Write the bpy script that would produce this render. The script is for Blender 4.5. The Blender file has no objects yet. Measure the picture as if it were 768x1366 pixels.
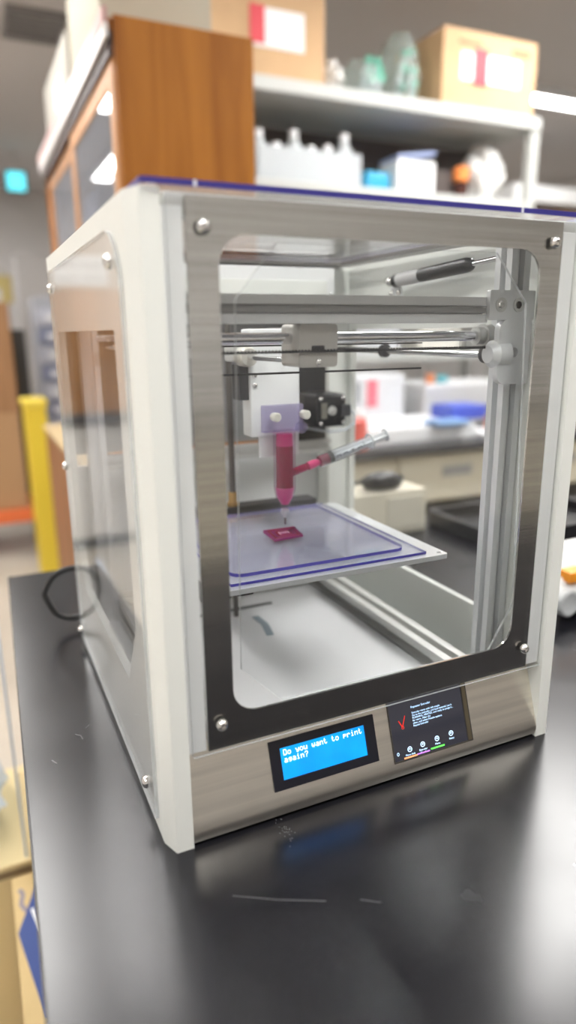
import bpy, bmesh, math, random
from math import sin, cos, pi, radians
from mathutils import Vector, Matrix
random.seed(7)
scene = bpy.context.scene
COL = scene.collection

# ------------------------------------------------------------------ camera, world, lights, exposure
cam_data = bpy.data.cameras.new('camera')
cam = bpy.data.objects.new('camera', cam_data)
COL.objects.link(cam)
YAW, PITCH, ROLL, FPX = radians(24.6731), radians(14.8057), radians(-0.5760), 905.583
fwd = Vector((sin(YAW)*cos(PITCH), cos(YAW)*cos(PITCH), -sin(PITCH)))
rgt = Vector((cos(YAW), -sin(YAW), 0)); upv = rgt.cross(fwd)
r2 = cos(ROLL)*rgt + sin(ROLL)*upv; u2 = -sin(ROLL)*rgt + cos(ROLL)*upv
cam.matrix_world = Matrix(((r2.x, u2.x, -fwd.x, -0.11109), (r2.y, u2.y, -fwd.y, -0.46482), (r2.z, u2.z, -fwd.z, 0.41368), (0, 0, 0, 1)))
cam_data.sensor_fit = 'VERTICAL'; cam_data.sensor_height = 36.0
cam_data.lens = FPX/1366*36.0
cam_data.clip_start = 0.01; cam_data.clip_end = 60
cam_data.dof.use_dof = True; cam_data.dof.focus_distance = 0.655; cam_data.dof.aperture_fstop = 2.1
scene.camera = cam

world = bpy.data.worlds.new('world'); scene.world = world; world.use_nodes = True
world.node_tree.nodes['Background'].inputs[0].default_value = (0.8, 0.85, 0.9, 1)
world.node_tree.nodes['Background'].inputs[1].default_value = 0.3

vs = scene.view_settings
vs.view_transform = 'Standard'; vs.look = 'None'; vs.gamma = 1.0; vs.use_curve_mapping = False
vs.exposure = 0.78
LAMP = 20.0                    # strength of the ceiling light diffusers
try:
    scene.cycles.use_denoising = True
    scene.cycles.transparent_max_bounces = 24
    scene.cycles.max_bounces = 10
    scene.cycles.sample_clamp_indirect = 4.0
except Exception:
    pass

# ------------------------------------------------------------------ materials
MATS = {}
def new_mat(name):
    m = bpy.data.materials.new(name); m.use_nodes = True
    nt = m.node_tree
    return m, nt, nt.nodes['Principled BSDF']
def pbr(name, col, rough=0.5, metal=0.0, noise=0.0, nscale=30, bump=0.0, bscale=200, spec=None, stretch=None, trans=0.0, emit=None, alpha=1.0, coat=0.0):
    if name in MATS: return MATS[name]
    m, nt, b = new_mat(name); N, L = nt.nodes, nt.links
    b.inputs['Base Color'].default_value = (*col, 1); b.inputs['Roughness'].default_value = rough
    b.inputs['Metallic'].default_value = metal
    if spec is not None: b.inputs['Specular IOR Level'].default_value = spec
    if trans: b.inputs['Transmission Weight'].default_value = trans
    if alpha < 1: b.inputs['Alpha'].default_value = alpha
    if coat: b.inputs['Coat Weight'].default_value = coat; b.inputs['Coat Roughness'].default_value = 0.03
    if emit: b.inputs['Emission Color'].default_value = (*emit[0], 1); b.inputs['Emission Strength'].default_value = emit[1]
    tc = N.new('ShaderNodeTexCoord'); mp = N.new('ShaderNodeMapping')
    L.new(tc.outputs['Object'], mp.inputs[0])
    if stretch: mp.inputs['Scale'].default_value = stretch
    if noise:
        t = N.new('ShaderNodeTexNoise'); t.inputs['Scale'].default_value = nscale; t.inputs['Detail'].default_value = 5
        L.new(mp.outputs[0], t.inputs['Vector'])
        r = N.new('ShaderNodeValToRGB')
        r.color_ramp.elements[0].position = 0.3; r.color_ramp.elements[1].position = 0.7
        r.color_ramp.elements[0].color = (*[max(0, c*(1-noise)) for c in col], 1)
        r.color_ramp.elements[1].color = (*[min(1, c*(1+noise)) for c in col], 1)
        L.new(t.outputs['Fac'], r.inputs[0]); L.new(r.outputs[0], b.inputs['Base Color'])
    if bump:
        t2 = N.new('ShaderNodeTexNoise'); t2.inputs['Scale'].default_value = bscale; t2.inputs['Detail'].default_value = 3
        L.new(mp.outputs[0], t2.inputs['Vector'])
        bp = N.new('ShaderNodeBump'); bp.inputs['Strength'].default_value = bump; bp.inputs['Distance'].default_value = 0.002
        L.new(t2.outputs['Fac'], bp.inputs['Height']); L.new(bp.outputs[0], b.inputs['Normal'])
    MATS[name] = m
    return m
def clear(name, tint=(1, 1, 1), ior=1.45, rough=0.0, haze=0.0, hazecol=(0.9, 0.9, 0.9)):
    """thin clear sheet: fresnel mix of transparent and glossy, optional diffuse haze"""
    if name in MATS: return MATS[name]
    m, nt, b = new_mat(name); N, L = nt.nodes, nt.links
    N.remove(b); out = N['Material Output']
    tr = N.new('ShaderNodeBsdfTransparent'); tr.inputs[0].default_value = (*tint, 1)
    gl = N.new('ShaderNodeBsdfGlossy'); gl.inputs['Roughness'].default_value = rough
    fr = N.new('ShaderNodeFresnel')
    ge = N.new('ShaderNodeNewGeometry'); ma = N.new('ShaderNodeMath'); ma.operation = 'MULTIPLY_ADD'   # same reflectance from both faces
    ma.inputs[1].default_value = 1/ior-ior; ma.inputs[2].default_value = ior
    L.new(ge.outputs['Backfacing'], ma.inputs[0]); L.new(ma.outputs[0], fr.inputs[0])
    mx = N.new('ShaderNodeMixShader')
    L.new(fr.outputs[0], mx.inputs[0]); L.new(tr.outputs[0], mx.inputs[1]); L.new(gl.outputs[0], mx.inputs[2])
    last = mx
    if haze:
        df = N.new('ShaderNodeBsdfDiffuse'); df.inputs[0].default_value = (*hazecol, 1)
        m2 = N.new('ShaderNodeMixShader'); m2.inputs[0].default_value = haze
        L.new(mx.outputs[0], m2.inputs[1]); L.new(df.outputs[0], m2.inputs[2]); last = m2
    L.new(last.outputs[0], out.inputs['Surface'])
    MATS[name] = m
    return m
def brushed(name, col, rough, stretch, bump=0.15):
    m = pbr(name, col, rough, 1.0, noise=0.10, nscale=6, bump=bump, bscale=60, stretch=stretch)
    return m
def wood(name, c1, c2, scale=3.0):
    if name in MATS: return MATS[name]
    m, nt, b = new_mat(name); N, L = nt.nodes, nt.links
    tc = N.new('ShaderNodeTexCoord'); mp = N.new('ShaderNodeMapping'); mp.inputs['Scale'].default_value = (14, 14, 1.2)
    L.new(tc.outputs['Object'], mp.inputs[0])
    t = N.new('ShaderNodeTexNoise'); t.inputs['Scale'].default_value = scale; t.inputs['Detail'].default_value = 6; t.inputs['Distortion'].default_value = 0.4
    L.new(mp.outputs[0], t.inputs['Vector'])
    r = N.new('ShaderNodeValToRGB'); r.color_ramp.elements[0].position = 0.32; r.color_ramp.elements[1].position = 0.7
    r.color_ramp.elements[0].color = (*c1, 1); r.color_ramp.elements[1].color = (*c2, 1)
    L.new(t.outputs['Fac'], r.inputs[0]); L.new(r.outputs[0], b.inputs['Base Color'])
    b.inputs['Roughness'].default_value = 0.5; b.inputs['Specular IOR Level'].default_value = 0.25
    MATS[name] = m
    return m
def bench_mat():
    m, nt, b = new_mat('black_worktop'); N, L = nt.nodes, nt.links
    tc = N.new('ShaderNodeTexCoord')
    t = N.new('ShaderNodeTexNoise'); t.inputs['Scale'].default_value = 650; t.inputs['Detail'].default_value = 3
    L.new(tc.outputs['Object'], t.inputs['Vector'])
    r = N.new('ShaderNodeValToRGB'); r.color_ramp.elements[0].position = 0.40; r.color_ramp.elements[1].position = 0.72
    r.color_ramp.elements[0].color = (0.0025, 0.0025, 0.004, 1); r.color_ramp.elements[1].color = (0.014, 0.014, 0.019, 1)
    L.new(t.outputs['Fac'], r.inputs[0])
    v = N.new('ShaderNodeTexVoronoi'); v.inputs['Scale'].default_value = 38
    L.new(tc.outputs['Object'], v.inputs['Vector'])
    sp = N.new('ShaderNodeMath'); sp.operation = 'LESS_THAN'; sp.inputs[1].default_value = 0.035
    L.new(v.outputs['Distance'], sp.inputs[0])
    n2 = N.new('ShaderNodeTexNoise'); n2.inputs['Scale'].default_value = 17; L.new(tc.outputs['Object'], n2.inputs['Vector'])
    g = N.new('ShaderNodeMath'); g.operation = 'GREATER_THAN'; g.inputs[1].default_value = 0.56; L.new(n2.outputs['Fac'], g.inputs[0])
    mu = N.new('ShaderNodeMath'); mu.operation = 'MULTIPLY'; L.new(sp.outputs[0], mu.inputs[0]); L.new(g.outputs[0], mu.inputs[1])
    mix = N.new('ShaderNodeMix'); mix.data_type = 'RGBA'
    L.new(mu.outputs[0], mix.inputs['Factor']); L.new(r.outputs[0], mix.inputs['A']); mix.inputs['B'].default_value = (0.35, 0.35, 0.36, 1)
    L.new(mix.outputs['Result'], b.inputs['Base Color'])
    rr = N.new('ShaderNodeMapRange'); rr.inputs['To Min'].default_value = 0.20; rr.inputs['To Max'].default_value = 0.31
    n3 = N.new('ShaderNodeTexNoise'); n3.inputs['Scale'].default_value = 9; n3.inputs['Detail'].default_value = 4; L.new(tc.outputs['Object'], n3.inputs['Vector'])
    L.new(n3.outputs['Fac'], rr.inputs['Value']); L.new(rr.outputs[0], b.inputs['Roughness'])
    b.inputs['Specular IOR Level'].default_value = 0.50
    bp = N.new('ShaderNodeBump'); bp.inputs['Strength'].default_value = 0.16; bp.inputs['Distance'].default_value = 0.00010
    L.new(t.outputs['Fac'], bp.inputs['Height']); L.new(bp.outputs[0], b.inputs['Normal'])
    return m

WHITE = pbr('white_powder_coat', (0.80, 0.815, 0.775), 0.42, bump=0.05, bscale=900)
WHITE2 = pbr('white_plate', (0.84, 0.85, 0.85), 0.38)
STEEL = brushed('brushed_steel', (0.66, 0.645, 0.615), 0.17, (0.6, 8, 40), 0.03)
STEELV = brushed('brushed_steel_panel', (0.78, 0.74, 0.66), 0.34, (0.6, 10, 30), 0.06)
ALU = pbr('anodised_aluminium', (0.74, 0.75, 0.76), 0.38, 0.25)
ALUD = pbr('dull_aluminium', (0.62, 0.62, 0.60), 0.45, 0.6)
CHROME = pbr('polished_rod', (0.78, 0.78, 0.80), 0.10, 1.0)
SCREW = pbr('screw_steel', (0.78, 0.77, 0.75), 0.18, 1.0)
BLACK = pbr('black_plastic', (0.012, 0.012, 0.014), 0.35)
RUBBER = pbr('black_rubber', (0.015, 0.015, 0.016), 0.5)
DARK = pbr('dark_grey', (0.05, 0.05, 0.055), 0.5)
ACRYL = clear('clear_acrylic', (0.985, 0.99, 0.99))
ACRYL_SIDE = clear('clear_acrylic_side', (0.99, 0.99, 0.995), 1.27)
EDGE = clear('acrylic_edge', (0.80, 0.83, 0.84), haze=0.35, hazecol=(0.75, 0.78, 0.80))
BLUEFILM = pbr('blue_film_edge', (0.035, 0.03, 0.22), 0.3)
PURPLE = clear('violet_acrylic', (0.90, 0.88, 0.97), haze=0.22, hazecol=(0.62, 0.56, 0.78))
BRASS = pbr('brass', (0.75, 0.5, 0.2), 0.3, 1.0)
WOOD = wood('orange_wood', (0.25, 0.080, 0.006), (0.43, 0.165, 0.018), 1.2)
WOOD2 = wood('brown_wood', (0.22, 0.09, 0.035), (0.36, 0.17, 0.075), 2)
CARD = pbr('cardboard', (0.55, 0.36, 0.20), 0.8, noise=0.08, nscale=6)
CARD2 = pbr('yellow_cardboard', (0.66, 0.49, 0.24), 0.8, noise=0.08, nscale=6)
CARDB = pbr('brown_cardboard', (0.36, 0.19, 0.09), 0.8, noise=0.25, nscale=3, stretch=(6, 6, .4))
CREAM = pbr('cream_laminate', (0.66, 0.62, 0.50), 0.5)
BENCH = bench_mat()
PAPER = pbr('white_paper', (0.85, 0.86, 0.87), 0.7)
CLEARP = clear('clear_plastic', (0.93, 0.95, 0.97), haze=0.12)
CLOUDY = clear('cloudy_plastic', (0.85, 0.88, 0.9), haze=0.45, hazecol=(0.85, 0.88, 0.90))

# ------------------------------------------------------------------ helpers
def world_loc(o):
    v = Vector((0, 0, 0))
    while o is not None:
        v = v + o.location; o = o.parent
    return v
def finish(bm, sharp=35):
    bmesh.ops.recalc_face_normals(bm, faces=bm.faces[:])
    ca = radians(sharp)
    for f in bm.faces: f.smooth = True
    for e in bm.edges:
        if len(e.link_faces) == 2:
            if e.calc_face_angle(0) > ca: e.smooth = False
        else: e.smooth = False
def obj(name, bm, mat, parent=None, sharp=35, origin=None, recalc=True):
    if recalc: finish(bm, sharp)
    off = world_loc(parent) if parent else Vector((0, 0, 0))
    o_loc = Vector((0, 0, 0))
    if origin is not None:
        o_loc = Vector(origin) - off
    bmesh.ops.translate(bm, verts=bm.verts[:], vec=-(off+o_loc))
    me = bpy.data.meshes.new(name); bm.to_mesh(me); bm.free()
    mats = mat if isinstance(mat, (list, tuple)) else [mat]
    for m in mats: me.materials.append(m)
    o = bpy.data.objects.new(name, me); COL.objects.link(o)
    o.location = o_loc
    if recalc:
        wn = o.modifiers.new('weighted_normals', 'WEIGHTED_NORMAL'); wn.keep_sharp = True; wn.weight = 100
    if parent: o.parent = parent
    return o
def tag(o, label, cat, group=None, kind=None):
    o['label'] = label; o['category'] = cat
    if group: o['group'] = group
    if kind: o['kind'] = kind
    return o
def thing(name, label, cat, loc, group=None):
    o = bpy.data.objects.new(name, None); COL.objects.link(o); o.location = loc; o.empty_display_size = 0.05
    return tag(o, label, cat, group)
def struct(name, bm, mat):
    o = obj(name, bm, mat); o['kind'] = 'structure'; return o
def copy_to(o, world, parent=None):
    c = o.copy(); COL.objects.link(c)
    c.parent = parent if parent else o.parent
    c.location = Vector(world) - (world_loc(c.parent) if c.parent else Vector((0, 0, 0)))
    return c
def B(): return bmesh.new()
def box(bm, x0, x1, y0, y1, z0, z1, bev=0.0, mi=0, seg=2):
    vs_ = [bm.verts.new((x, y, z)) for x in (x0, x1) for y in (y0, y1) for z in (z0, z1)]
    F = [(0, 1, 3, 2), (4, 6, 7, 5), (0, 4, 5, 1), (2, 3, 7, 6), (0, 2, 6, 4), (1, 5, 7, 3)]
    fs = [bm.faces.new([vs_[i] for i in f]) for f in F]
    for f in fs: f.material_index = mi
    if bev:
        es = list({e for f in fs for e in f.edges})
        r = bmesh.ops.bevel(bm, geom=es, offset=bev, segments=seg, profile=0.5, affect='EDGES')
        for f in r['faces']: f.material_index = mi
    return bm
def frame_of(d):
    d = Vector(d).normalized()
    a = Vector((0, 0, 1)) if abs(d.z) < 0.9 else Vector((1, 0, 0))
    u = d.cross(a).normalized(); v = d.cross(u).normalized()
    return d, u, v
def rev(bm, p0, d, prof, seg=20, mi=0, cap=True):
    """lathe: profile [(distance along d, radius)]"""
    d, u, v = frame_of(d); p0 = Vector(p0); rings = []
    for (h, r) in prof:
        rings.append([bm.verts.new(p0 + d*h + (u*cos(2*pi*k/seg) + v*sin(2*pi*k/seg))*r) for k in range(seg)])
    for a, b in zip(rings, rings[1:]):
        for k in range(seg):
            f = bm.faces.new((a[k], a[(k+1) % seg], b[(k+1) % seg], b[k])); f.material_index = mi
    if cap:
        for ring in (rings[0], rings[-1]):
            f = bm.faces.new(ring); f.material_index = mi
    return bm
def rod(bm, p0, p1, r, seg=16, mi=0, r1=None):
    d = Vector(p1)-Vector(p0)
    return rev(bm, p0, d, [(0, r), (d.length, r if r1 is None else r1)], seg, mi)
def tube(bm, pts, r, seg=10, mi=0):
    pts = [Vector(p) for p in pts]; rings = []; u = None
    for i, p in enumerate(pts):
        d = (pts[min(i+1, len(pts)-1)] - pts[max(i-1, 0)]).normalized()
        if u is None: _, u, _ = frame_of(d)
        u = (u - d*u.dot(d)).normalized(); v = d.cross(u)
        rings.append([bm.verts.new(p + (u*cos(2*pi*k/seg)+v*sin(2*pi*k/seg))*r) for k in range(seg)])
    for a, b in zip(rings, rings[1:]):
        for k in range(seg):
            f = bm.faces.new((a[k], a[(k+1) % seg], b[(k+1) % seg], b[k])); f.material_index = mi
    bm.faces.new(rings[0]); bm.faces.new(rings[-1])
    return bm
def prism(bm, pts, t0, t1, mapf, mi=0):
    a = [bm.verts.new(mapf(p[0], p[1], t0)) for p in pts]; b = [bm.verts.new(mapf(p[0], p[1], t1)) for p in pts]
    n = len(pts)
    fs = [bm.faces.new(a), bm.faces.new(b[::-1])] + [bm.faces.new((a[i], b[i], b[(i+1) % n], a[(i+1) % n])) for i in range(n)]
    for f in fs: f.material_index = mi
    return bm
def rrect(x0, x1, y0, y1, r, seg=6):
    if not isinstance(r, (tuple, list)): r = (r,)*4
    out = []
    for (cx, cy, a0, rr) in ((x1, y1, 0, r[0]), (x0, y1, 90, r[1]), (x0, y0, 180, r[2]), (x1, y0, 270, r[3])):
        sx = -1 if cx == x1 else 1; sy = -1 if cy == y1 else 1
        if rr <= 0: out.append((cx, cy)); continue
        for k in range(seg+1):
            a = radians(a0+90*k/seg); out.append((cx+sx*rr+rr*cos(a), cy+sy*rr+rr*sin(a)))
    return out
def plate(bm, outer, holes, t0, t1, mapf, mi=0, edge_mi=None):
    """flat plate with holes, via a filled 2D curve turned into mesh"""
    cu = bpy.data.curves.new('outline', 'CURVE'); cu.dimensions = '2D'; cu.fill_mode = 'BOTH'; cu.extrude = 0.5
    for loop in [outer]+list(holes):
        s = cu.splines.new('POLY'); s.points.add(len(loop)-1); s.use_cyclic_u = True
        for p, q in zip(s.points, loop): p.co = (q[0], q[1], 0, 1)
    o = bpy.data.objects.new('outline', cu); me = bpy.data.meshes.new_from_object(o)
    vmap = [bm.verts.new(mapf(v.co.x, v.co.y, t0+(v.co.z+0.5)*(t1-t0))) for v in me.vertices]
    for p in me.polygons:
        try: f = bm.faces.new([vmap[i] for i in p.vertices])
        except ValueError: continue
        f.material_index = mi if (edge_mi is None or abs(p.normal.z) > 0.5) else edge_mi
    bmesh.ops.remove_doubles(bm, verts=vmap, dist=1e-6)
    bpy.data.objects.remove(o); bpy.data.curves.remove(cu); bpy.data.meshes.remove(me)
    return bm
XZ = lambda a, b, t: Vector((a, t, b))      # plate facing the front
YZ = lambda a, b, t: Vector((t, a, b))      # plate facing the side
XY = lambda a, b, t: Vector((a, b, t))
def text(bm, s, size, mapf, align='LEFT', t0=0.0, t1=0.0003, mi=0, space=1.0):
    cu = bpy.data.curves.new('lettering', 'FONT'); cu.body = s; cu.size = size; cu.align_x = align; cu.extrude = 0.5
    cu.space_line = space; cu.resolution_u = 3
    o = bpy.data.objects.new('lettering', cu); me = bpy.data.meshes.new_from_object(o)
    vmap = [bm.verts.new(mapf(v.co.x, v.co.y, t0+(v.co.z+0.5)*(t1-t0))) for v in me.vertices]
    for p in me.polygons:
        try: f = bm.faces.new([vmap[i] for i in p.vertices]); f.material_index = mi
        except ValueError: pass
    bpy.data.objects.remove(o); bpy.data.curves.remove(cu); bpy.data.meshes.remove(me)
    return bm
def lump(bm, c, sx, sy, sz, amp=0.2, sub=3, seed=0, mi=0):
    from mathutils import noise
    r = bmesh.ops.create_icosphere(bm, subdivisions=sub, radius=1.0)
    for v in r['verts']:
        n = v.co.copy()
        k = 1 + amp*noise.noise(n*2.3+Vector((seed*3.1, seed, 0))) + amp*0.6*noise.noise(n*6+Vector((seed, 0, seed*2)))
        v.co = Vector((c[0]+n.x*k*sx, c[1]+n.y*k*sy, c[2]+max(n.z*k, -0.9)*sz))
    return bm
def screw_mesh(bm, p, d, r, h):
    rev(bm, p, d, [(0, r*1.0), (h*0.35, r), (h*0.8, r*0.8), (h, r*0.5), (h, r*0.42), (h*0.55, r*0.40)], 16)
    return bm

# ------------------------------------------------------------------ the room
ZF, ZC = -0.95, 1.95
X0, X1, Y0, Y1 = -2.6, 6.0, -3.2, 8.0
FLOOR = pbr('beige_floor', (0.52, 0.48, 0.41), 0.28, noise=0.12, nscale=2.5)
CEIL = pbr('ceiling_board', (0.62, 0.59, 0.585), 0.9, noise=0.04, nscale=60)
WALL = pbr('pale_wall', (0.66, 0.64, 0.63), 0.8)
struct('floor', box(B(), X0, X1, Y0, Y1, ZF-0.1, ZF), FLOOR)
struct('ceiling', box(B(), X0, X1, Y0, Y1, ZC, ZC+0.1), CEIL)
struct('wall_left', box(B(), X0-0.1, X0, Y0, Y1, ZF, ZC), WALL)
struct('wall_right', box(B(), X1, X1+0.1, Y0, Y1, ZF, ZC), WALL)
struct('wall_back', box(B(), X0, X1, Y1, Y1+0.1, ZF, ZC), WALL)
struct('wall_front', box(B(), X0, X1, Y0-0.1, Y0, ZF, ZC), WALL)
struct('baseboard_back', box(B(), X0, X1, Y1-0.015, Y1, ZF, ZF+0.1), pbr('grey_skirting', (0.2, 0.2, 0.2), 0.6))

EMIT = pbr('lamp_diffuser', (0.9, 0.9, 0.9), 0.5, emit=((1.0, 0.985, 0.96), LAMP))
def light(x, y, lx, ly, label, proto=None):
    t = thing('ceiling_light', label, 'light', (x, y, ZC), 'ceiling lights')
    m = B(); plate(m, rrect(x-lx/2, x+lx/2, y-ly/2, y+ly/2, 0), [rrect(x-lx/2+.03, x+lx/2-.03, y-ly/2+.03, y+ly/2-.03, 0)], ZC-0.05, ZC, XY)
    obj('lamp_frame', m, WHITE2, t)
    obj('diffuser', box(B(), x-lx/2+.03, x+lx/2-.03, y-ly/2+.03, y+ly/2-.03, ZC-0.045, ZC-0.03), EMIT, t)
LBL = 'long white ceiling light panel'
for (x, y, lx, ly, lb) in (
    (3.75, 3.45, 1.5, .20, 'ceiling light seen right of the shelf rack'),
    (-1.3, -1.0, .3, 1.3, LBL+' behind the camera on the left'), (0.15, -.75, .3, 1.3, LBL+' just above the camera'), (1.7, -.9, .3, 1.3, LBL+' behind the camera on the right'),
    (-1.3, 1.3, .3, 1.3, LBL+' over the aisle left of the bench'), (1.55, 1.12, 1.0, .45, LBL+' above the bench behind the printer'),
    (-.30, 4.2, .3, 1.3, LBL+' over the far left aisle'), (-1.5, 2.9, .3, 1.3, LBL+' added over the left aisle to light the cabinet cornice'), (-.18, 2.05, .3, 1.3, LBL+' beside the wooden cabinet'), (2.35, 1.45, .45, 1.0, LBL+' above the bench right of the printer'), (4.0, .8, .3, 1.3, LBL+' near the right wall'),  # the mid-depth left aisle panel is added to brighten the cabinet cornice
    (-0.8, 6.4, .3, 1.3, LBL+' near the back wall on the left'), (3.6, 6.4, .3, 1.3, LBL+' near the back wall on the right')):
    light(x, y, lx, ly, lb)
# exit sign and ceiling vent on the left
t = thing('exit_sign', 'small glowing blue-green sign hanging near the back wall', 'sign', (0.46, 6.4, 1.70))
p = obj('sign_box', box(B(), .37, .55, 6.38, 6.42, 1.62, 1.80, .006), DARK, t)
obj('lit_face', box(B(), .385, .535, 6.374, 6.381, 1.635, 1.785), pbr('cyan_lit_face', (0.1, 0.5, 0.55), 0.4, emit=((0.10, 0.62, 0.72), 1.1)), t)
obj('hanger', rod(B(), (.46, 6.4, 1.80), (.46, 6.4, ZC), .008), ALUD, t)
t = thing('ceiling_vent', 'dark grey slotted ceiling vent at the upper left', 'vent', (0.40, 3.7, ZC))
m = B(); plate(m, rrect(.25, .55, 3.5, 3.9, 0), [rrect(.28, .52, 3.53, 3.87, 0)], ZC-.015, ZC, XY)
obj('vent_frame', m, pbr('vent_grey', (0.22, 0.21, 0.21), 0.6), t)
s0 = None
for k in range(6):
    y = 3.56+k*.055
    if s0 is None: s0 = obj('slat', box(B(), .28, .52, y-.012, y+.012, ZC-.010, ZC-.004), MATS['vent_grey'], t, origin=(.4, y, ZC))
    else: copy_to(s0, (.4, y, ZC))

# ------------------------------------------------------------------ bench with the printer
TOPZ = 0.0
bt = thing('lab_bench', 'black-topped lab bench that the printer stands on', 'bench', (0.6, 0.1, ZF))
m = B(); prism(m, [(-0.1316, -0.70), (2.2, -0.70), (2.2, .775), (-0.0898, .775)], -0.03, 0.0, XY)
bmesh.ops.bevel(m, geom=m.edges[:], offset=.0025, segments=2, profile=.5, affect='EDGES')
top = obj('worktop', m, BENCH, bt)
SCR = pbr('scratch_grey', (0.12, 0.12, 0.125), 0.7)
def strip(bm, pts, w, z):
    for a, b in zip(pts, pts[1:]):
        a = Vector((*a, 0)); b = Vector((*b, 0)); d = (b-a).normalized(); n = Vector((-d.y, d.x, 0))*w/2
        vv = [bm.verts.new((q.x, q.y, zz)) for zz in (z, z+.00015) for q in (a-n, b-n, b+n, a+n)]
        for f in ((0, 1, 2, 3), (4, 5, 6, 7), (0, 1, 5, 4), (1, 2, 6, 5), (2, 3, 7, 6), (3, 0, 4, 7)): bm.faces.new([vv[i] for i in f])
    return bm
for pts, w in (([(.0252, -.0601), (.055, -.0785), (.0872, -.095)], .0005), ([(.1108, -.1047), (.1236, -.1138)], .0005),
               ([(-.052, .215), (-.047, .210), (-.046, .202)], .001), ([(-.080, .178), (-.076, .170)], .0016), ([(-.040, .222), (-.035, .228)], .001)):
    obj('scratch', strip(B(), pts, w, 0.0), SCR, top)
m = B(); rr = random.Random(5)
for k in range(26):
    x, y = .0905+rr.gauss(0, .003), -.014+rr.gauss(0, .006); strip(m, [(x, y), (x+rr.uniform(-.001, .001), y+rr.uniform(.0006, .0016))], .0005, .0)
o_ = obj('chalky_smudge', m, SCR, top); o_['kind'] = 'stuff'
obj('cabinet_body', box(B(), .50, 2.15, -.62, .74, ZF+.08, -.03), CREAM, bt)
obj('plinth', box(B(), .52, 2.12, -.55, .70, ZF, ZF+.08), DARK, bt)
lg = obj('leg', box(B(), -.08, -.04, -.62, -.58, ZF, -.03), CREAM, bt, origin=(-.06, -.60, ZF)); copy_to(lg, (-.045, .70, ZF))

# ------------------------------------------------------------------ the printer
PR = thing('desktop_printer', 'white and steel desktop bioprinter with a clear front door on the black bench', 'printer', (0.2, 0.236, 0.0))
H, D, W, PW = 0.505, 0.472, 0.400, 0.0138
def mirror_x(f):
    return lambda a, b, t: Vector((W - f(a, b, t).x, f(a, b, t).y, f(a, b, t).z))
proto_side = {}
for side in (0, 1):
    fYZ = YZ if side == 0 else mirror_x(YZ)
    fXY = XY if side == 0 else mirror_x(XY)
    m = B()
    op = [(.075, .417), (.418, .417), (.418, .150), (.375, .100), (.124, .100), (.075, .170)]
    plate(m, [(.0173, 0), (.0173, H), (D, H), (D, 0)], [op], -.007, .001, fYZ)
    prism(m, [(-.007, .0173), (-.0068, .0160), (-.0012, .0012), (0, 0), (PW, 0), (PW, .030), (.001, .030), (.001, .0173)], 0, H, fXY)
    sp = obj('side_panel', m, WHITE, PR, sharp=12)
    m = B(); plate(m, rrect(.030, .448, .012, .4868, (.006, .045, .006, .006)), [], -.0102, -.0072, fYZ, 0, 1)
    obj('side_window', m, [ACRYL_SIDE, EDGE], sp)
    dx = -1 if side == 0 else 1
    xs = -.0102 if side == 0 else W+.0102
    sc = obj('screw', screw_mesh(B(), (xs, .0545, .4638), (dx, 0, 0), .0055, .0045), SCREW, sp, origin=(xs, .0545, .4638))
    for (y, z) in ((.424, .4665), (.440, .0205), (.0565, .034), (.440, .250)): copy_to(sc, (xs, y, z))
# front door: clear sheet, steel frame behind it, rounded opening
m = B(); plate(m, rrect(.0175, .3885, .0815, .5035, .002), [], .0030, .0050, XZ, 0, 1)
dp = obj('door_pane', m, [ACRYL, EDGE], PR)
m = B(); plate(m, rrect(.0315, .3690, .0830, .5030, .001), [rrect(.0545, .3465, .1110, .4800, .022, 8)], .0054, .0074, XZ)
bmesh.ops.recalc_face_normals(m, faces=m.faces[:])
dfm = obj('door_frame', m, STEEL, PR)
sc = obj('screw', screw_mesh(B(), (.0432, .0030, .4829), (0, -1, 0), .0052, .0045), SCREW, dfm, origin=(.0432, .003, .4829))
for (x, z) in ((.3577, .4858), (.0428, .1063), (.3622, .1052)): copy_to(sc, (x, .003, z))
m = B(); plate(m, [(.070, .437), (.104, .4775), (.309, .4775), (.345, .437), (.358, .150), (.330, .1035), (.1034, .1055), (.0665, .143)], [], .0170, .0195, XZ, 0, 1)
obj('inner_pane', m, [clear('inner_acrylic', (0.98, 0.985, 0.985), 1.2), clear('inner_edge', (0.8, 0.82, 0.83), haze=.55, hazecol=(.8, .82, .82))], PR)
for x0, x1 in ((.0146, .0302), (.3702, .3855)):
    obj('front_strip', box(B(), x0, x1, .0058, .024, .084, .4955, .0012), WHITE2, PR)
obj('inner_jamb', box(B(), .3790, .3988, .0310, .0745, .032, .4200, .001), WHITE, PR)
obj('inner_jamb', box(B(), .0012, .0160, .0310, .0745, .032, .4200, .001), WHITE, PR)
obj('top_rail', box(B(), .0180, .3880, .0080, .030, .490, .5045, .001), ALUD, PR)
# steel control panel
pan = [(.0270, .0845), (.0215, .0835), (.0203, .0735), (.0031, .0227), (.0004, .0140), (-.0002, .0090), (.0008, .0040), (.0040, .0012), (.030, .0012), (.030, .0845)]
m = B(); prism(m, pan, .0140, .3860, lambda a, b, t: Vector((t, a, b)))
cp = obj('control_panel', m, STEELV, PR, sharp=28)
SD = Vector((0, .0203-.0031, .0735-.0227)).normalized(); SN = Vector((0, -SD.z, SD.y))
def SL(a, b, t): return Vector((a, .0031, .0227)) + SD*b + SN*t
m = B(); plate(m, rrect(.0888, .1952, .0036, .0470, .0006), [rrect(.0988, .1842, .0116, .0395, .0003)], -.002, .0012, SL)
lcd = obj('lcd_display', m, pbr('black_bezel', (0.006, 0.006, 0.012), 0.3), PR)
m = B(); plate(m, rrect(.0984, .1846, .0112, .0399, 0), [], -.002, .0004, SL)
BL = bpy.data.materials.new('blue_backlight'); BL.use_nodes = True
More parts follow.
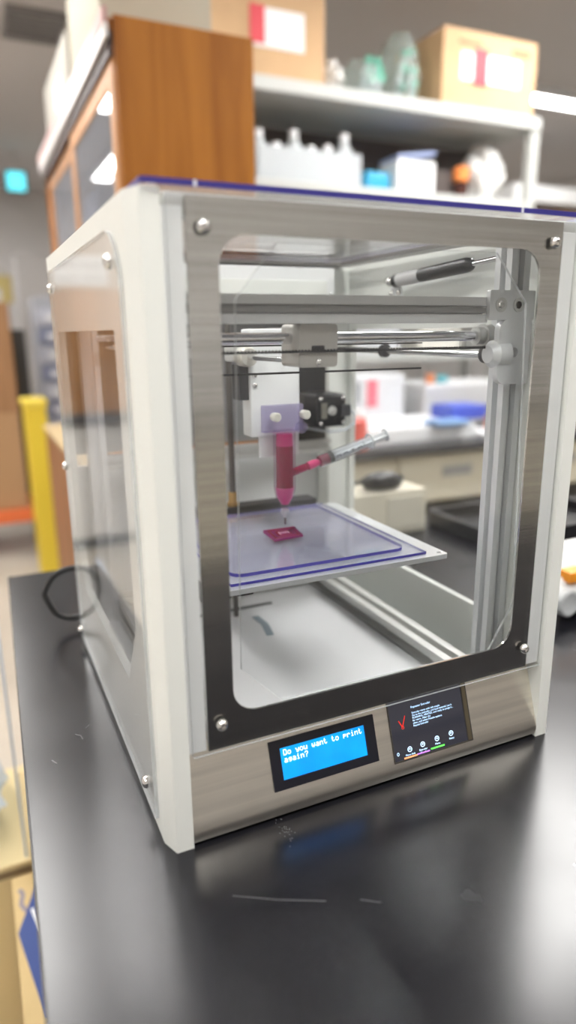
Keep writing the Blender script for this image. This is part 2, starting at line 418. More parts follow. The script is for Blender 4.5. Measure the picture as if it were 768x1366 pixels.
nt = BL.node_tree; b_ = nt.nodes['Principled BSDF']; b_.inputs['Base Color'].default_value = (0, .1, .5, 1); b_.inputs['Roughness'].default_value = .2
b_.inputs['Emission Color'].default_value = (0.0, .33, 1.0, 1); b_.inputs['Emission Strength'].default_value = .62
tc = nt.nodes.new('ShaderNodeTexCoord'); nz = nt.nodes.new('ShaderNodeTexNoise'); nz.inputs['Scale'].default_value = 22
rp = nt.nodes.new('ShaderNodeValToRGB'); rp.color_ramp.elements[0].color = (0.0, .28, .95, 1); rp.color_ramp.elements[1].color = (0.0, .42, 1.0, 1)
rp.color_ramp.elements[0].position = .35; rp.color_ramp.elements[1].position = .65
nt.links.new(tc.outputs['Object'], nz.inputs['Vector']); nt.links.new(nz.outputs['Fac'], rp.inputs[0]); nt.links.new(rp.outputs[0], b_.inputs['Emission Color'])
obj('lcd_screen', m, BL, lcd)
GL = {'D': '1E11111111111E', 'o': '00000E1111110E', 'y': '000011110F010E', 'u': '0000111111130D', 'w': '0000111115150A', 'a': '00000E010F110F', 'n': '00001619111111',
      't': '08081C08080906', 'p': '00001E111E1010', 'r': '00001619101010', 'i': '04000C0404040E', 'g': '00000F110F010E', '?': '0E110102040004'}
def rows(h):
    if len(h) == 14: return [int(h[i:i+2], 16) for i in range(0, 14, 2)]
    return [int(h[i:i+2], 16) for i in range(0, 12, 2)] + [int(h[12:], 16)]
m = B()
def dots(s, x0, ytop, pitch, cw):
    for ci, ch in enumerate(s):
        if ch not in GL: continue
        for r, bits in enumerate(rows(GL[ch])):
            for c in range(5):
                if bits >> (4-c) & 1:
                    x = x0+ci*cw+c*pitch; y = ytop-r*pitch*1.12
                    q = pitch*.56
                    vv = [m.verts.new(SL(*pt, .0006)) for pt in ((x-q, y-q*1.1), (x+q, y-q*1.1), (x+q, y+q*1.1), (x-q, y+q*1.1))]
                    m.faces.new(vv)
dots('Do you want to print', .1022, .0372, .00064, .00401)
dots('again?', .1022, .0308, .00064, .00401)
obj('lettering', m, pbr('lcd_letters', (.6, .9, 1), .4, emit=((.75, .97, 1.0), .9)), lcd, recalc=False)
# touch screen
m = B(); plate(m, rrect(.2113, .3040, -.0045, .0545, .0004), [rrect(.2125, .2975, -.0030, .0532, .0003)], -.0022, .0008, SL)
ts = obj('touch_screen', m, pbr('screen_rim', (0.12, 0.11, 0.10), 0.35, 0.8), PR)
m = B(); plate(m, rrect(.2120, .2980, -.0035, .0537, 0), [], -.0022, .0003, SL)
obj('screen_glass', m, pbr('dark_screen', (0.006, 0.006, 0.008), 0.06, noise=.3, nscale=40, emit=((.018, .018, .024), 1.0)), ts)
m = B(); plate(m, rrect(.2985, .3025, -.0030, .0532, 0), [], -.001, .0011, SL); obj('screen_edge_strip', m, pbr('screen_gap', (0.22, 0.19, 0.13), 0.3, 0.9), ts)
TXT = pbr('screen_letters', (.6, .8, 1), .5, emit=((.42, .66, 1.0), .8))
m = B()
S2 = lambda ox, oy: (lambda a, b, t: SL(ox+a, oy+b, t))
text(m, 'Repeater Extruder', .0030, S2(.2375, .0425), t0=.0004, t1=.0005)
text(m, 'Extruder starts with left nozzle\nGo to the extruder, and load material. Let it\nRUNNING, HEATED, and ready to purge it...\nfor warm. After the\nclean, and select Nozzle options\nRepeat Extruder', .0026, S2(.2378, .0372), t0=.0004, t1=.0005, space=.95)
for i, (cx, cy, lab) in enumerate(((.2300, .0052, 'Move Axis'), (.2450, .0062, 'Extruder\nNozzle'), (.2620, .0075, 'Menu'), (.2790, .0085, 'Retry'))):
    plate(m, [(cx+.0026*cos(k*pi/10), cy+.0026*sin(k*pi/10)) for k in range(20)], [[(cx+.0018*cos(k*pi/10), cy+.0018*sin(k*pi/10)) for k in range(20)]], .0004, .0005, SL)
    plate(m, [(cx-.0010, cy-.0004), (cx+.0010, cy-.0004), (cx+.0006, cy+.001), (cx-.0006, cy+.001)], [], .0004, .0005, SL)
    text(m, lab, .0026, S2(cx, cy-.0056), 'CENTER', .0004, .0005)
plate(m, [(.2165+.0013*cos(k*pi/8), .0035+.0016*sin(k*pi/8)) for k in range(16)], [[(.2165+.0008*cos(k*pi/8), .0035+.0011*sin(k*pi/8)) for k in range(16)]], .0004, .0005, SL)
obj('lettering', m, TXT, ts)
m = B(); plate(m, [(.2215, .0335), (.2224, .0342), (.2255, .0285), (.2295, .0375), (.2301, .0370), (.2257, .0262)], [], .0004, .0006, SL)
plate(m, [(.2258+.0016*cos(k*pi/8), .0268+.0016*sin(k*pi/8)) for k in range(16)], [[(.2258+.0011*cos(k*pi/8), .0268+.0011*sin(k*pi/8)) for k in range(16)]], .0004, .0006, SL)
obj('tick_mark', m, pbr('red_mark', (.8, .03, .02), .5, emit=((.9, .04, .03), .2)), ts)
for (x0, x1, z, c, n) in ((.2225, .2375, -.0026, (.95, .28, .12), 'orange_bar'), (.2375, .2520, -.0022, (.35, .14, .5), 'purple_bar'), (.2535, .2695, -.0012, (.1, .9, .08), 'green_bar')):
    m = B(); plate(m, rrect(x0, x1, z, z+.0014, 0), [], .0004, .0006, SL); obj(n, m, pbr(n, c, .5, emit=(c, .8)), ts)
# frame extrusions
def extr(c0, c1, s, mapf, a0, a1):
    g, d_ = s*.17, s*.30
    x0, x1, y0, y1 = c0-s/2, c0+s/2, c1-s/2, c1+s/2
    return [(x0, y0), (c0-g, y0), (c0-g, y0+d_), (c0+g, y0+d_), (c0+g, y0), (x1, y0), (x1, c1-g), (x1-d_, c1-g), (x1-d_, c1+g), (x1, c1+g), (x1, y1), (c0+g, y1), (c0+g, y1-d_), (c0-g, y1-d_), (c0-g, y1), (x0, y1), (x0, c1+g), (x0+d_, c1+g), (x0+d_, c1-g), (x0, c1-g)]
fX = lambda a, b, t: Vector((t, a, b)); fY = lambda a, b, t: Vector((a, t, b)); fZ = XY
m = B(); prism(m, extr(.0615, .4320, .0225, fX, 0, 0), .026, .330, fX); fbm = obj('frame_beam', m, ALU, PR)
for z0, z1 in ((.4286, .4296), (.4345, .4355)): obj('slot_shade_line', box(B(), .028, .328, .0492, .0503, z0, z1), pbr('slot_shade_grey', (.22, .22, .22), .5), fbm)  # thin dark strips paint the shade along the groove edges
obj('slot_shade_band', box(B(), .028, .3295, .0505, .0520, .4298, .4343), pbr('slot_shade_mid', (.36, .36, .36), .5, .4), fbm)  # grey band in the groove, shade put into its colour
m = B(); prism(m, extr(.3660, .0610, .0225, fZ, 0, 0), .030, .500, fZ); fc = obj('frame_column', m, ALU, PR)
m = B(); prism(m, extr(.0285, .0610, .0225, fZ, 0, 0), .030, .500, fZ); obj('frame_column', m, ALU, PR)
m = B(); prism(m, extr(.0285, .4330, .0225, fZ, 0, 0), .030, .495, fZ); obj('frame_column', m, ALU, PR)
obj('corner_cover', box(B(), .366, .3985, .4270, .4620, .030, .500, .001), WHITE, PR)
m = B(); prism(m, extr(.4330, .2510, .0180, fX, 0, 0), .040, .370, fX); obj('rear_beam', m, ALUD, PR)
for x in (.3450, .0550):
    m = B(); prism(m, extr(x, .0470, .030, fY, 0, 0), .074, .420, fY); obj('floor_rail', m, ALUD, PR)
m = B(); prism(m, extr(.4300, .0520, .026, fX, 0, 0), .040, .355, fX); obj('floor_rail', m, ALUD, PR)
m = B(); prism(m, extr(.0500, .0520, .022, fX, 0, 0), .040, .353, fX); obj('floor_rail', m, ALUD, PR)
obj('floor_plate', box(B(), .002, .398, .032, .466, .028, .0315), WHITE2, PR)
m = B(); plate(m, rrect(.070, .328, .066, .408, .004), [], .0320, .0400, XY); obj('floor_cover', m, pbr('floor_white', (.80, .80, .81), .3), PR)
SLOT = pbr('slot_dark', (.06, .06, .065), .6)
for (x0, x1) in ((.115, .165), (.180, .245)): obj('floor_slot', box(B(), x0, x1, .3650, .3730, .0395, .0404), SLOT, PR)
m = B(); strip(m, [(.205, .335), (.207, .305), (.200, .270)], .010, .0402); obj('blue_tape', m, pbr('grey_blue_tape', (.30, .36, .40), .6), PR)
# rear of the machine
obj('rear_panel', box(B(), .002, .398, .464, .470, .002, .243), pbr('rear_grey', (.74, .75, .75), .45), PR)
m = B(); plate(m, rrect(.002, .398, .259, .500, 0), [rrect(.285, .365, .30, .42, .004)], .464, .470, XZ); obj('rear_panel', m, pbr('rear_dark', (.26, .26, .26), .5), PR)
eb = obj('electronics_box', box(B(), .045, .352, .385, .440, .452, .4965, .0015), WHITE2, PR)
obj('box_door', box(B(), .056, .340, .3835, .3855, .456, .480, .0006), WHITE, eb)
obj('box_latch', screw_mesh(B(), (.346, .385, .463), (0, -1, 0), .0022, .002), SCREW, eb)
# corner bracket and rod holder at the right front
m = B(); plate(m, rrect(.328, .3815, .423, .4495, .0015), [[(.341+.0035*cos(k*pi/8), .4365+.0035*sin(k*pi/8)) for k in range(16)][::1], [(.362+.0035*cos(k*pi/8), .4365+.0035*sin(k*pi/8)) for k in range(16)]], .0450, .0500, XZ)
cb = obj('corner_bracket', m, ALU, PR)
obj('screw', screw_mesh(B(), (.341, .0470, .4365), (0, -1, 0), .0046, .0035), SCREW, cb)
obj('washer', rev(B(), (.341, .0452, .4365), (0, -1, 0), [(0, .0066), (.0008, .0066)], 20), ALUD, cb)
obj('washer', rev(B(), (.362, .0452, .4365), (0, -1, 0), [(0, .0066), (.0008, .0066), (.0008, .0036), (.0000, .0034)], 20), ALUD, cb)
m = B(); plate(m, rrect(.3395, .3775, .3640, .4235, (.001, .010, .010, .001)), [[(.3590+.0045*cos(k*pi/8), .3935+.0045*sin(k*pi/8)) for k in range(16)]], .0430, .0500, XZ)
bmesh.ops.recalc_face_normals(m, faces=m.faces[:])
rh = obj('rod_holder', m, ALU, PR)
obj('pivot_boss', rev(B(), (.3440, .0515, .392), (-1, 0, 0), [(-.01, .013), (.004, .013), (.010, .008)], 20), ALU, rh)
gr = obj('guide_rod', rod(B(), (.034, .0750, .4090), (.352, .0750, .4090), .0048, 20), CHROME, PR)
obj('rod_collar', rev(B(), (.338, .0750, .4090), (1, 0, 0), [(0, .0085), (.008, .0085), (.008, .011), (.018, .011)], 20), ALUD, gr)
gr = obj('guide_rod', rod(B(), (.3460, .062, .3915), (.3460, .415, .3915), .0036, 16), CHROME, PR)
obj('rod_end', rev(B(), (.3460, .0600, .3915), (0, 1, 0), [(0, .004), (.002, .0075), (.009, .0085), (.012, .006)], 16), pbr('knurled_dark', (.15, .15, .15), .3, .9, bump=.6, bscale=1500), gr)
obj('rod_ring', rev(B(), (.3460, .245, .3915), (0, 1, 0), [(0, .005), (0, .008), (.005, .008), (.005, .005)], 16), DARK, gr)
obj('guide_rod', rod(B(), (.034, .4000, .4090), (.350, .4000, .4090), .0042, 16), CHROME, PR)
gr = obj('guide_rod', rod(B(), (.0500, .075, .3980), (.0500, .415, .3980), .0042, 16), CHROME, PR)
m = B(); plate(m, rrect(.1405, .1765, .3850, .4205, .0035), [], .0570, .0930, XZ)
rb = obj('rod_block', m, pbr('grey_block', (.50, .48, .45), .42, .35), PR)
obj('belt_slot', box(B(), .1520, .1640, .0562, .0580, .3975, .4030, .0008), BLACK, rb)
obj('screw', screw_mesh(B(), (.1585, .0570, .3892), (0, -1, 0), .0032, .0022), SCREW, rb)
obj('set_screw', rev(B(), (.151, .070, .4203), (0, 0, 1), [(0, .0010), (.0022, .0010), (.003, .0004)], 10), SCREW, rb)
obj('cross_rod', rod(B(), (.1600, .088, .3890), (.1600, .400, .3890), .0030, 14), CHROME, PR)
obj('cross_rod', rod(B(), (.060, .2500, .4020), (.342, .2500, .4020), .0030, 14), CHROME, PR)
m = B(); box(m, .060, .342, .0545, .0560, .3972, .3990)
for k in range(94): box(m, .061+k*.003, .0622+k*.003, .0545, .0560, .3990, .3998)
bo = obj('drive_belt', m, RUBBER, PR); bo['kind'] = 'stuff'
obj('drive_belt', box(B(), .060, .330, .1494, .1506, .3745, .3765), RUBBER, PR)
obj('drive_belt', box(B(), .060, .330, .1494, .1506, .4010, .4025), RUBBER, PR)
# lid and gas strut
m = B(); plate(m, rrect(.0005, .4005, -.004, .4700, .004), [], .5060, .5100, XY, 0, 1)
lid = obj('lid', m, [ACRYL, BLUEFILM], PR)
for x in (.0355, .3120): obj('film_gap', box(B(), x, x+.0022, -.0043, -.0036, .5062, .5100), pbr('pale_gap', (.70, .72, .80), .4), lid)
m = B(); plate(m, rrect(.016, .388, .0310, .4600, .002), [rrect(.034, .366, .055, .405, .025)], .5010, .5055, XY); obj('lid_frame', m, pbr('lid_steel', (.30, .29, .28), .3, .9), lid)
gs = obj('gas_strut', rev(B(), (.3780, .283, .4735), (0, -.189, .0095), [(0, .003), (.006, .0078), (.010, .0078), (.140, .0078), (.146, .0068), (.150, .0040)], 18), BLACK, PR)
obj('strut_label', rev(B(), (.3780, .268, .4744), (0, -.189, .0095), [(0, .00795), (.045, .00795)], 18, cap=False), pbr('strut_label', (.5, .5, .5), .5), gs)
obj('strut_rod', rod(B(), (.3780, .142, .4805), (.3780, .082, .4835), .0028, 12), CHROME, gs)
obj('ball_end', rev(B(), (.3780, .290, .4735), (0, -1, 0), [(-.004, .003), (0, .0055), (.004, .0055), (.009, .003)], 12), SCREW, gs)
obj('ball_end', rev(B(), (.3780, .074, .4842), (0, 1, 0), [(-.004, .003), (0, .006), (.006, .006), (.011, .004)], 12), SCREW, gs)
m = B(); plate(m, rrect(.066, .090, .480, .501, .001), [], .384, .3865, YZ); box(m, .368, .386, .064, .086, .4915, .4935); sb = obj('strut_bracket', m, ALU, gs)
m = B(); plate(m, [(.272, .4570), (.300, .4570), (.294, .4740), (.280, .4740)], [], .3845, .3868, YZ); sb = obj('strut_bracket', m, ALU, gs)
for y in (.278, .294): obj('screw', screw_mesh(B(), (.3845, y, .4600), (-1, 0, 0), .0038, .003), SCREW, gs)
# lead screw, column and motor at the back
ls = obj('lead_screw', rod(B(), (.183, .348, .032), (.183, .348, .430), .0036, 12), pbr('thread_dark', (.16, .15, .14), .35, .8), PR)
m = B(); n = 0
pts = [(.183+.0040*cos(k*.9), .348+.0040*sin(k*.9), .200+k*.0007) for k in range(330)]
tube(m, pts, .0006, 4); th = obj('screw_thread', m, MATS['thread_dark'], ls)
obj('brass_nut', rev(B(), (.183, .348, .196), (0, 0, 1), [(0, .0085), (.004, .0085), (.004, .0056), (.018, .0056)], 16), BRASS, ls)
bc = obj('motor_column', box(B(), .306, .356, .415, .436, .262, .440, .002), BLACK, PR)
mo = obj('stepper_motor', box(B(), .3085, .3545, .3520, .3980, .2880, .3330, .005, seg=3), BLACK, PR)
obj('motor_body', box(B(), .3095, .3535, .3600, .4160, .2890, .3320), pbr('motor_steel', (.10, .10, .10), .4, .6), mo)
sc = None
for (x, z) in ((.3145, .2940), (.3485, .2940), (.3145, .3270), (.3485, .3270)):
    if sc is None: sc = obj('screw', screw_mesh(B(), (x, .3520, z), (0, -1, 0), .0028, .002), SCREW, mo, origin=(x, .352, z))
    else: copy_to(sc, (x, .352, z))
obj('motor_boss', rev(B(), (.3315, .3520, .3105), (0, -1, 0), [(0, .0065), (.0015, .0065), (.0015, .003), (.006, .0025)], 16), ALUD, mo)
obj('label_plate', box(B(), .3150, .3240, .3512, .3522, .3000, .3210), pbr('motor_label', (.20, .19, .16), .5), mo)
obj('connector', box(B(), .3440, .3590, .3480, .3600, .3020, .3180, .001), DARK, mo)
m = B(); tube(m, [(.357, .356, .315+.0) , (.366, .352, .305), (.366, .350, .292), (.352, .352, .283), (.33, .36, .281), (.312, .40, .284)], .0022, 8); obj('motor_wire', m, CLOUDY, mo)
# print head
m = B(); box(m, .1668, .2275, .236, .262, .3005, .4180, .0025)
ph = obj('print_head', m, WHITE2, PR)
obj('head_plate', box(B(), .1780, .2275, .2390, .2440, .2765, .3040, .001), WHITE2, ph)
obj('head_carriage', box(B(), .1500, .2280, .2380, .2720, .3830, .4080, .003), pbr('head_grey', (.60, .61, .60), .4), ph)
obj('bearing', rev(B(), (.1600, .2180, .3890), (0, 1, 0), [(0, .0040), (0, .0090), (.003, .0105), (.022, .0105)], 20), pbr('bearing_ivory', (.62, .60, .55), .3, .3), ph)
obj('side_cover', box(B(), .1560, .1668, .2400, .2620, .3420, .3800), DARK, ph)
sc = obj('screw', screw_mesh(B(), (.1725, .2360, .3690), (0, -1, 0), .0030, .002), SCREW, ph, origin=(.1725, .236, .369)); copy_to(sc, (.1725, .236, .3580))
m = B(); box(m, .1785, .2275, .2270, .2360, .3060, .3360, .001); obj('clamp_block', m, PURPLE, ph)
IV = pbr('ivory_plastic', (.82, .80, .72), .4)
for (x, z) in ((.1890, .3240), (.2250, .3250)):
    obj('thumb_screw', rev(B(), (x, .2275, z), (0, -1, 0), [(0, .003), (.004, .003), (.004, .0048), (.013, .0052), (.0145, .0040)], 16), IV, ph)
obj('clamp_tab', rev(B(), (.2230, .2275, .3100), (0, -1, 0), [(0, .0065), (.006, .0065)], 16), PURPLE, ph)
SX, SY = .2040, .2290
obj('cartridge_barrel', rev(B(), (SX, SY, .3080), (0, 0, -1), [(0, .0128), (.068, .0128), (.078, .0105), (.088, .0050), (.094, .0042)], 24), clear('barrel_plastic', (.93, .85, .92), haze=.02, hazecol=(.85, .5, .75)), ph)
GEL = pbr('magenta_gel', (.27, .002, .05), .25, noise=.10, nscale=60)
GEL2 = pbr('pink_gel', (.75, .10, .32), .3)
obj('gel_fill', rev(B(), (SX, SY, .2900), (0, 0, -1), [(0, .0098), (.048, .0098)], 20), GEL, ph)
obj('gel_top', rev(B(), (SX, SY, .3035), (0, 0, -1), [(0, .0092), (.0134, .0097)], 20), pbr('gel_top', (.55, .015, .18), .3), ph)
obj('gel_tip', rev(B(), (SX, SY, .2420), (0, 0, -1), [(0, .0108), (.012, .0088), (.020, .0042)], 20), GEL2, ph)
obj('nozzle_hub', rev(B(), (SX, SY, .2160), (0, 0, -1), [(0, .0046), (.004, .0052), (.006, .0036), (.010, .0020)], 14), CLOUDY, ph)
obj('needle', rod(B(), (SX, SY, .2070), (SX, SY, .1975), .0012, 10), pbr('needle_steel', (.35, .35, .36), .25, 1.0), ph)
# bed
m = B(); plate(m, rrect(.068, .3240, .0800, .3300, .004), [[(.3165+.0018*cos(k*pi/6), .0880+.0018*sin(k*pi/6)) for k in range(12)]], .1830, .1880, XY)
bd = obj('bed_plate', m, pbr('bed_aluminium', (.80, .82, .84), .30, .55), PR)
obj('screw', screw_mesh(B(), (.3185, .0860, .1880), (0, 0, 1), .0024, .0012), SCREW, bd)
m = B()
for x in (.075, .110): box(m, x, x+.018, .140, .345, .155, .1830, .002)
obj('bed_arm', m, BLACK, bd)
obj('bed_carrier', box(B(), .080, .300, .335, .362, .150, .196, .002), DARK, bd)
obj('bearing_block', box(B(), .105, .143, .2500, .30, .108, .1820, .002), BLACK, bd)
gr = obj('bed_guide', rod(B(), (.100, .390, .032), (.100, .390, .440), .0048, 14), CHROME, PR)

# ------------------------------------------------------------------ loose things in the printer
t = thing('build_plate', 'larger blue-edged clear plate lying on the metal print bed', 'plate', (.19, .19, .1880))
m = B(); plate(m, rrect(.085, .3025, .0890, .3250, .001), [], .1881, .1908, XY, 0, 1)
obj('sheet', m, [clear('lilac_sheet', (.95, .95, .98), haze=.22, hazecol=(.72, .73, .80)), pbr('violet_edge', (.05, .04, .30), .25)], t)
t = thing('sample_plate', 'smaller round-cornered clear plate on top of the blue-edged plate', 'plate', (.19, .2, .1908))
m = B(); plate(m, rrect(.092, .2860, .1020, .3080, .012), [], .1909, .1942, XY, 0, 1)
obj('sheet', m, [clear('lilac_sheet_top', (.95, .95, .98), haze=.10, hazecol=(.70, .70, .80)), pbr('violet_edge_top', (.10, .085, .40), .25)], t)
t = thing('gel_sample', 'small magenta printed gel square below the needle', 'gel print', (.1900, .2010, .1943))
c4 = [Vector((.1695, .1809)), Vector((.2052, .1844)), Vector((.2112, .2184)), Vector((.1718, .2190))]
PINK = pbr('printed_gel', (.25, .010, .13), .25)
m = B(); prism(m, [(p.x, p.y) for p in c4], .1943, .1958, XY); obj('gel_base', m, PINK, t)
def quad(u, v): return c4[0]*(1-u)*(1-v)+c4[1]*u*(1-v)+c4[2]*u*v+c4[3]*(1-u)*v
for r in range(5):
    m = B(); q = .02+r*.09
    loop = [quad(q, q), quad(1-q, q), quad(1-q, 1-q), quad(q, 1-q), quad(q, q)]
    tube(m, [(p.x, p.y, .1963) for p in loop], .0011, 6); obj('gel_strand', m, GEL if r % 2 else PINK, t)
m = B()
for k in range(5):
    a = quad(.36+k*.07, .38); b2 = quad(.36+k*.07, .62); tube(m, [(a.x, a.y, .1966), (b2.x, b2.y, .1966)], .0007, 5)
obj('pale_strands', m, pbr('pale_gel', (.80, .35, .55), .3), t)
# small syringe plugged into the cartridge
A = Vector((.2165, SY+.0, .2590)); Bp = Vector((.3560, SY, .2975))
dS = (Bp-A).normalized()
sy = thing('syringe', 'clear 5 ml syringe plugged at a slant into the red cartridge', 'syringe', A)
at = lambda s: A + dS*s
obj('side_port', rev(B(), at(0), dS, [(-.004, .0048), (.022, .0042)], 14), clear('port_plastic', (.95, .55, .7), haze=.2, hazecol=(.8, .1, .3)), sy)
obj('port_gel', rev(B(), at(-.004), dS, [(0, .0036), (.024, .0034)], 12), GEL, sy)
obj('luer_tip', rev(B(), at(.018), dS, [(0, .0050), (.008, .0050), (.016, .0032)], 14), pbr('pink_luer', (.80, .10, .28), .3), sy)
obj('syringe_barrel', rev(B(), at(.030), dS, [(0, .0028), (.003, .0075), (.074, .0075), (.074, .0068), (.004, .0068)], 24, cap=False), clear('syringe_plastic', (.97, .98, .99), haze=.06, hazecol=(.92, .94, .97)), sy)
obj('red_fill', rev(B(), at(.033), dS, [(0, .0064), (.012, .0066)], 20), GEL, sy)
obj('plunger_seal', rev(B(), at(.0445), dS, [(0, .0058), (.001, .0067), (.003, .0067), (.0036, .0058), (.0044, .0067), (.0065, .0067)], 20), RUBBER, sy)
d_, u_, v_ = frame_of(dS)
side = Vector((dS.z, 0, -dS.x)); 
if side.z > 0: side = -side          # across the barrel, downwards
m = B()
pr_ = [at(.051), at(.126)]
for ax in (side, Vector((0, 1, 0))):
    w_ = .0052; th_ = .0007; nn = dS.cross(ax).normalized()
    q = [pr_[0]-ax*w_, pr_[1]-ax*w_, pr_[1]+ax*w_, pr_[0]+ax*w_]
    vv = [m.verts.new(p+nn*s) for s in (-th_, th_) for p in q]
    for f in ((0, 1, 2, 3), (4, 5, 6, 7), (0, 1, 5, 4), (1, 2, 6, 5), (2, 3, 7, 6), (3, 0, 4, 7)): m.faces.new([vv[i] for i in f])
obj('plunger', m, pbr('plunger_plastic', (.80, .82, .84), .3), sy)
obj('plunger_thumb', rev(B(), at(.126), dS, [(0, .0080), (.0018, .0080)], 20), pbr('plunger_plastic', (.80, .82, .84), .3), sy)
m = B(); ctr = at(.104)
rev(m, at(.103), dS, [(0, .0072), (0, .0098), (.0016, .0098), (.0016, .0072)], 20, cap=False); obj('finger_flange', m, CLOUDY, sy)
def SYR(a, b, t):   # a along the barrel, b round it (towards the camera), wrapped on the surface
    ang = b/.0077; r_ = .0077+t
    return at(a) + (-side)*(r_*sin(ang)) + Vector((0, -1, 0))*(r_*cos(ang))
m = B()
for k in range(31):
    a = .0525+k*.00125; L_ = .0042 if k % 5 == 0 else .0024
    vv = [m.verts.new(SYR(*p)) for p in ((a, -.0078, .0001), (a+.0006, -.0078, .0001), (a+.0006, -.0078+L_, .0001), (a, -.0078+L_, .0001))]; m.faces.new(vv)
for k, ch in enumerate(('2', '3', '4', '5')):
    a0 = .0565+k*.0098
    text(m, ch, .0080, (lambda a0: (lambda a, b, t: SYR(a0-b, -.0015+a, t)))(a0+.0022), t0=.0001, t1=.00015)
text(m, 'ml', .0045, (lambda a, b, t: SYR(.0925-b, .0004+a, t)), t0=.0001, t1=.00015)
obj('scale_marks', m, pbr('black_print', (.02, .02, .02), .6), sy, recalc=False)
# cable loop at the rear left
m = B(); cc = Vector((-.018, .565, .062))
pts = []
for k in range(0, 33):
    a = radians(60+ k*7.6)
    pts.append((-.012+.058*cos(a)*1.0, .555+.075*sin(a)*.35+.02, .060+.058*sin(a)))
pts = [(.060, .60, .06)] + [(.02, .585, .112)] + pts[2:] + [(.02, .56, .012), (.07, .58, .006), (.14, .60, .0045)]
# smooth it
def cat(pts, n=6):
    P = [Vector(p) for p in pts]; out = []
    for i in range(len(P)-1):
        p0, p1, p2, p3 = P[max(i-1, 0)], P[i], P[i+1], P[min(i+2, len(P)-1)]
        for k in range(n):
            s = k/n
            out.append(0.5*((2*p1)+(p2-p0)*s+(2*p0-5*p1+4*p2-p3)*s*s+(-p0+3*p1-3*p2+p3)*s**3))
    out.append(P[-1]); return out
CABLE = [(.030, .474, .060), (.012, .486, .0905), (-.0015, .494, .0925), (-.020, .498, .0902), (-.0362, .50, .0815), (-.0485, .50, .0609), (-.0464, .50, .0480), (-.0362, .50, .0265), (-.0215, .50, .0165), (-.004, .50, .0150), (.02, .505, .008), (.07, .53, .0048), (.14, .57, .0048), (.30, .64, .0048)]
tag(obj('power_cable', tube(B(), cat(CABLE, 8), .0042, 10), RUBBER), 'thick black cable looping out behind the printer on the left', 'cable')

# ------------------------------------------------------------------ instrument on the bench at the right
t = thing('white_instrument', 'white rounded instrument with an orange button right of the printer', 'instrument', (.80, .25, 0))
prof = [(.006, .012), (0, .030), (.012, .055), (.040, .088), (.095, .092), (.105, .075), (.105, .012)]
m = B(); prism(m, prof, .612, .98, lambda a_, b_, tt: Vector((tt + a_*1.05*(.98-tt)/.368, .195+a_, b_)))
bmesh.ops.bevel(m, geom=m.edges[:], offset=.008, segments=3, profile=.5, affect='EDGES')
obj('housing', m, pbr('instrument_white', (.80, .80, .79), .3), t)
obj('orange_button', box(B(), .640, .700, .200, .225, .058, .076, .004), pbr('orange_plastic', (.85, .30, .02), .4), t)
obj('dial', rev(B(), (.636, .1975, .032), (0, -1, 0), [(-.01, .020), (.004, .020), (.006, .016), (.003, .010)], 24), pbr('dial_grey', (.50, .52, .53), .3), t)
f0 = None
for (x, y) in ((.68, .235), (.94, .235), (.94, .275)):
    if f0 is None: f0 = obj('foot', rev(B(), (x, y, 0), (0, 0, 1), [(0, .012), (.014, .012)], 12), RUBBER, t, origin=(x, y, 0))
    else: copy_to(f0, (x, y, 0))
# cream box with a black handset at the back of the bench
t = thing('cream_box', 'cream box with a separate front panel on the bench behind the printer', 'box', (.65, .72, 0))
obj('case', box(B(), .560, .745, .690, .770, 0, .092, .003), CREAM, t)
obj('front_panel', box(B(), .645, .735, .686, .692, .010, .080, .002), pbr('cream_panel', (.60, .57, .47), .5), t)
obj('socket_plate', box(B(), .590, .612, .686, .692, .010, .040, .002), DARK, t)
t = thing('handset', 'black handset lying on the cream box', 'handset', (.63, .72, .092))
m = B(); lump(m, (.650, .72, .111), .052, .024, .019, .18, 3, 2); obj('body', m, BLACK, t)
m = B(); tube(m, cat([(.64, .72, .118), (.61, .70, .122), (.585, .715, .112), (.575, .74, .0965)], 6), .004, 8); obj('cord', m, RUBBER, t)
# dark instrument between printer and bench rear
t = thing('black_tray', 'flat black tray on the bench seen through the printer window', 'tray', (.95, .60, 0))
m = B(); plate(m, rrect(.78, 1.15, .50, .74, .02), [rrect(.795, 1.135, .515, .725, .015)], .006, .03, XY); obj('tray_rim', m, BLACK, t)
m = B(); plate(m, rrect(.78, 1.15, .50, .74, .02), [], 0, .006, XY); obj('tray_base', m, BLACK, t)

# ------------------------------------------------------------------ far bench, rack and what stands on them
fb = thing('far_bench', 'cream-fronted lab bench with dark top behind the printer', 'bench', (2.0, 2.0, ZF))
obj('worktop', box(B(), .72, 3.6, 1.60, 2.75, -.035, 0, .003), pbr('dark_worktop', (.05, .05, .055), .35), fb)
obj('apron', box(B(), .74, 3.58, 1.66, 2.72, -.235, -.035), CREAM, fb)
dr0 = None
for k in range(5):
    x = .76+k*.56
    d0 = obj('drawer', box(B(), x, x+.545, 1.640, 1.662, -.225, -.045, .003), CREAM, fb)
    obj('label_holder', box(B(), x+.20, x+.34, 1.635, 1.642, -.135, -.095, .002), pbr('grey_label', (.35, .35, .35), .5), d0)
for (x, y) in ((.78, 1.72), (2.2, 1.72), (3.5, 1.72), (.78, 2.6), (3.5, 2.6)): obj('leg', box(B(), x, x+.05, y, y+.05, ZF, -.235), pbr('leg_grey', (.25, .25, .25), .5), fb)
obj('back_board', box(B(), .78, 3.5, 2.60, 2.64, ZF+.1, -.235), pbr('back_board', (.10, .095, .09), .6), fb)
t = tag(obj('waste_bin', rev(B(), (1.55, 1.95, ZF), (0, 0, 1), [(0, .15), (.02, .16), (.50, .20), (.52, .205), (.52, .19), (.05, .15)], 24), DARK), 'dark round bin under the far bench', 'bin')
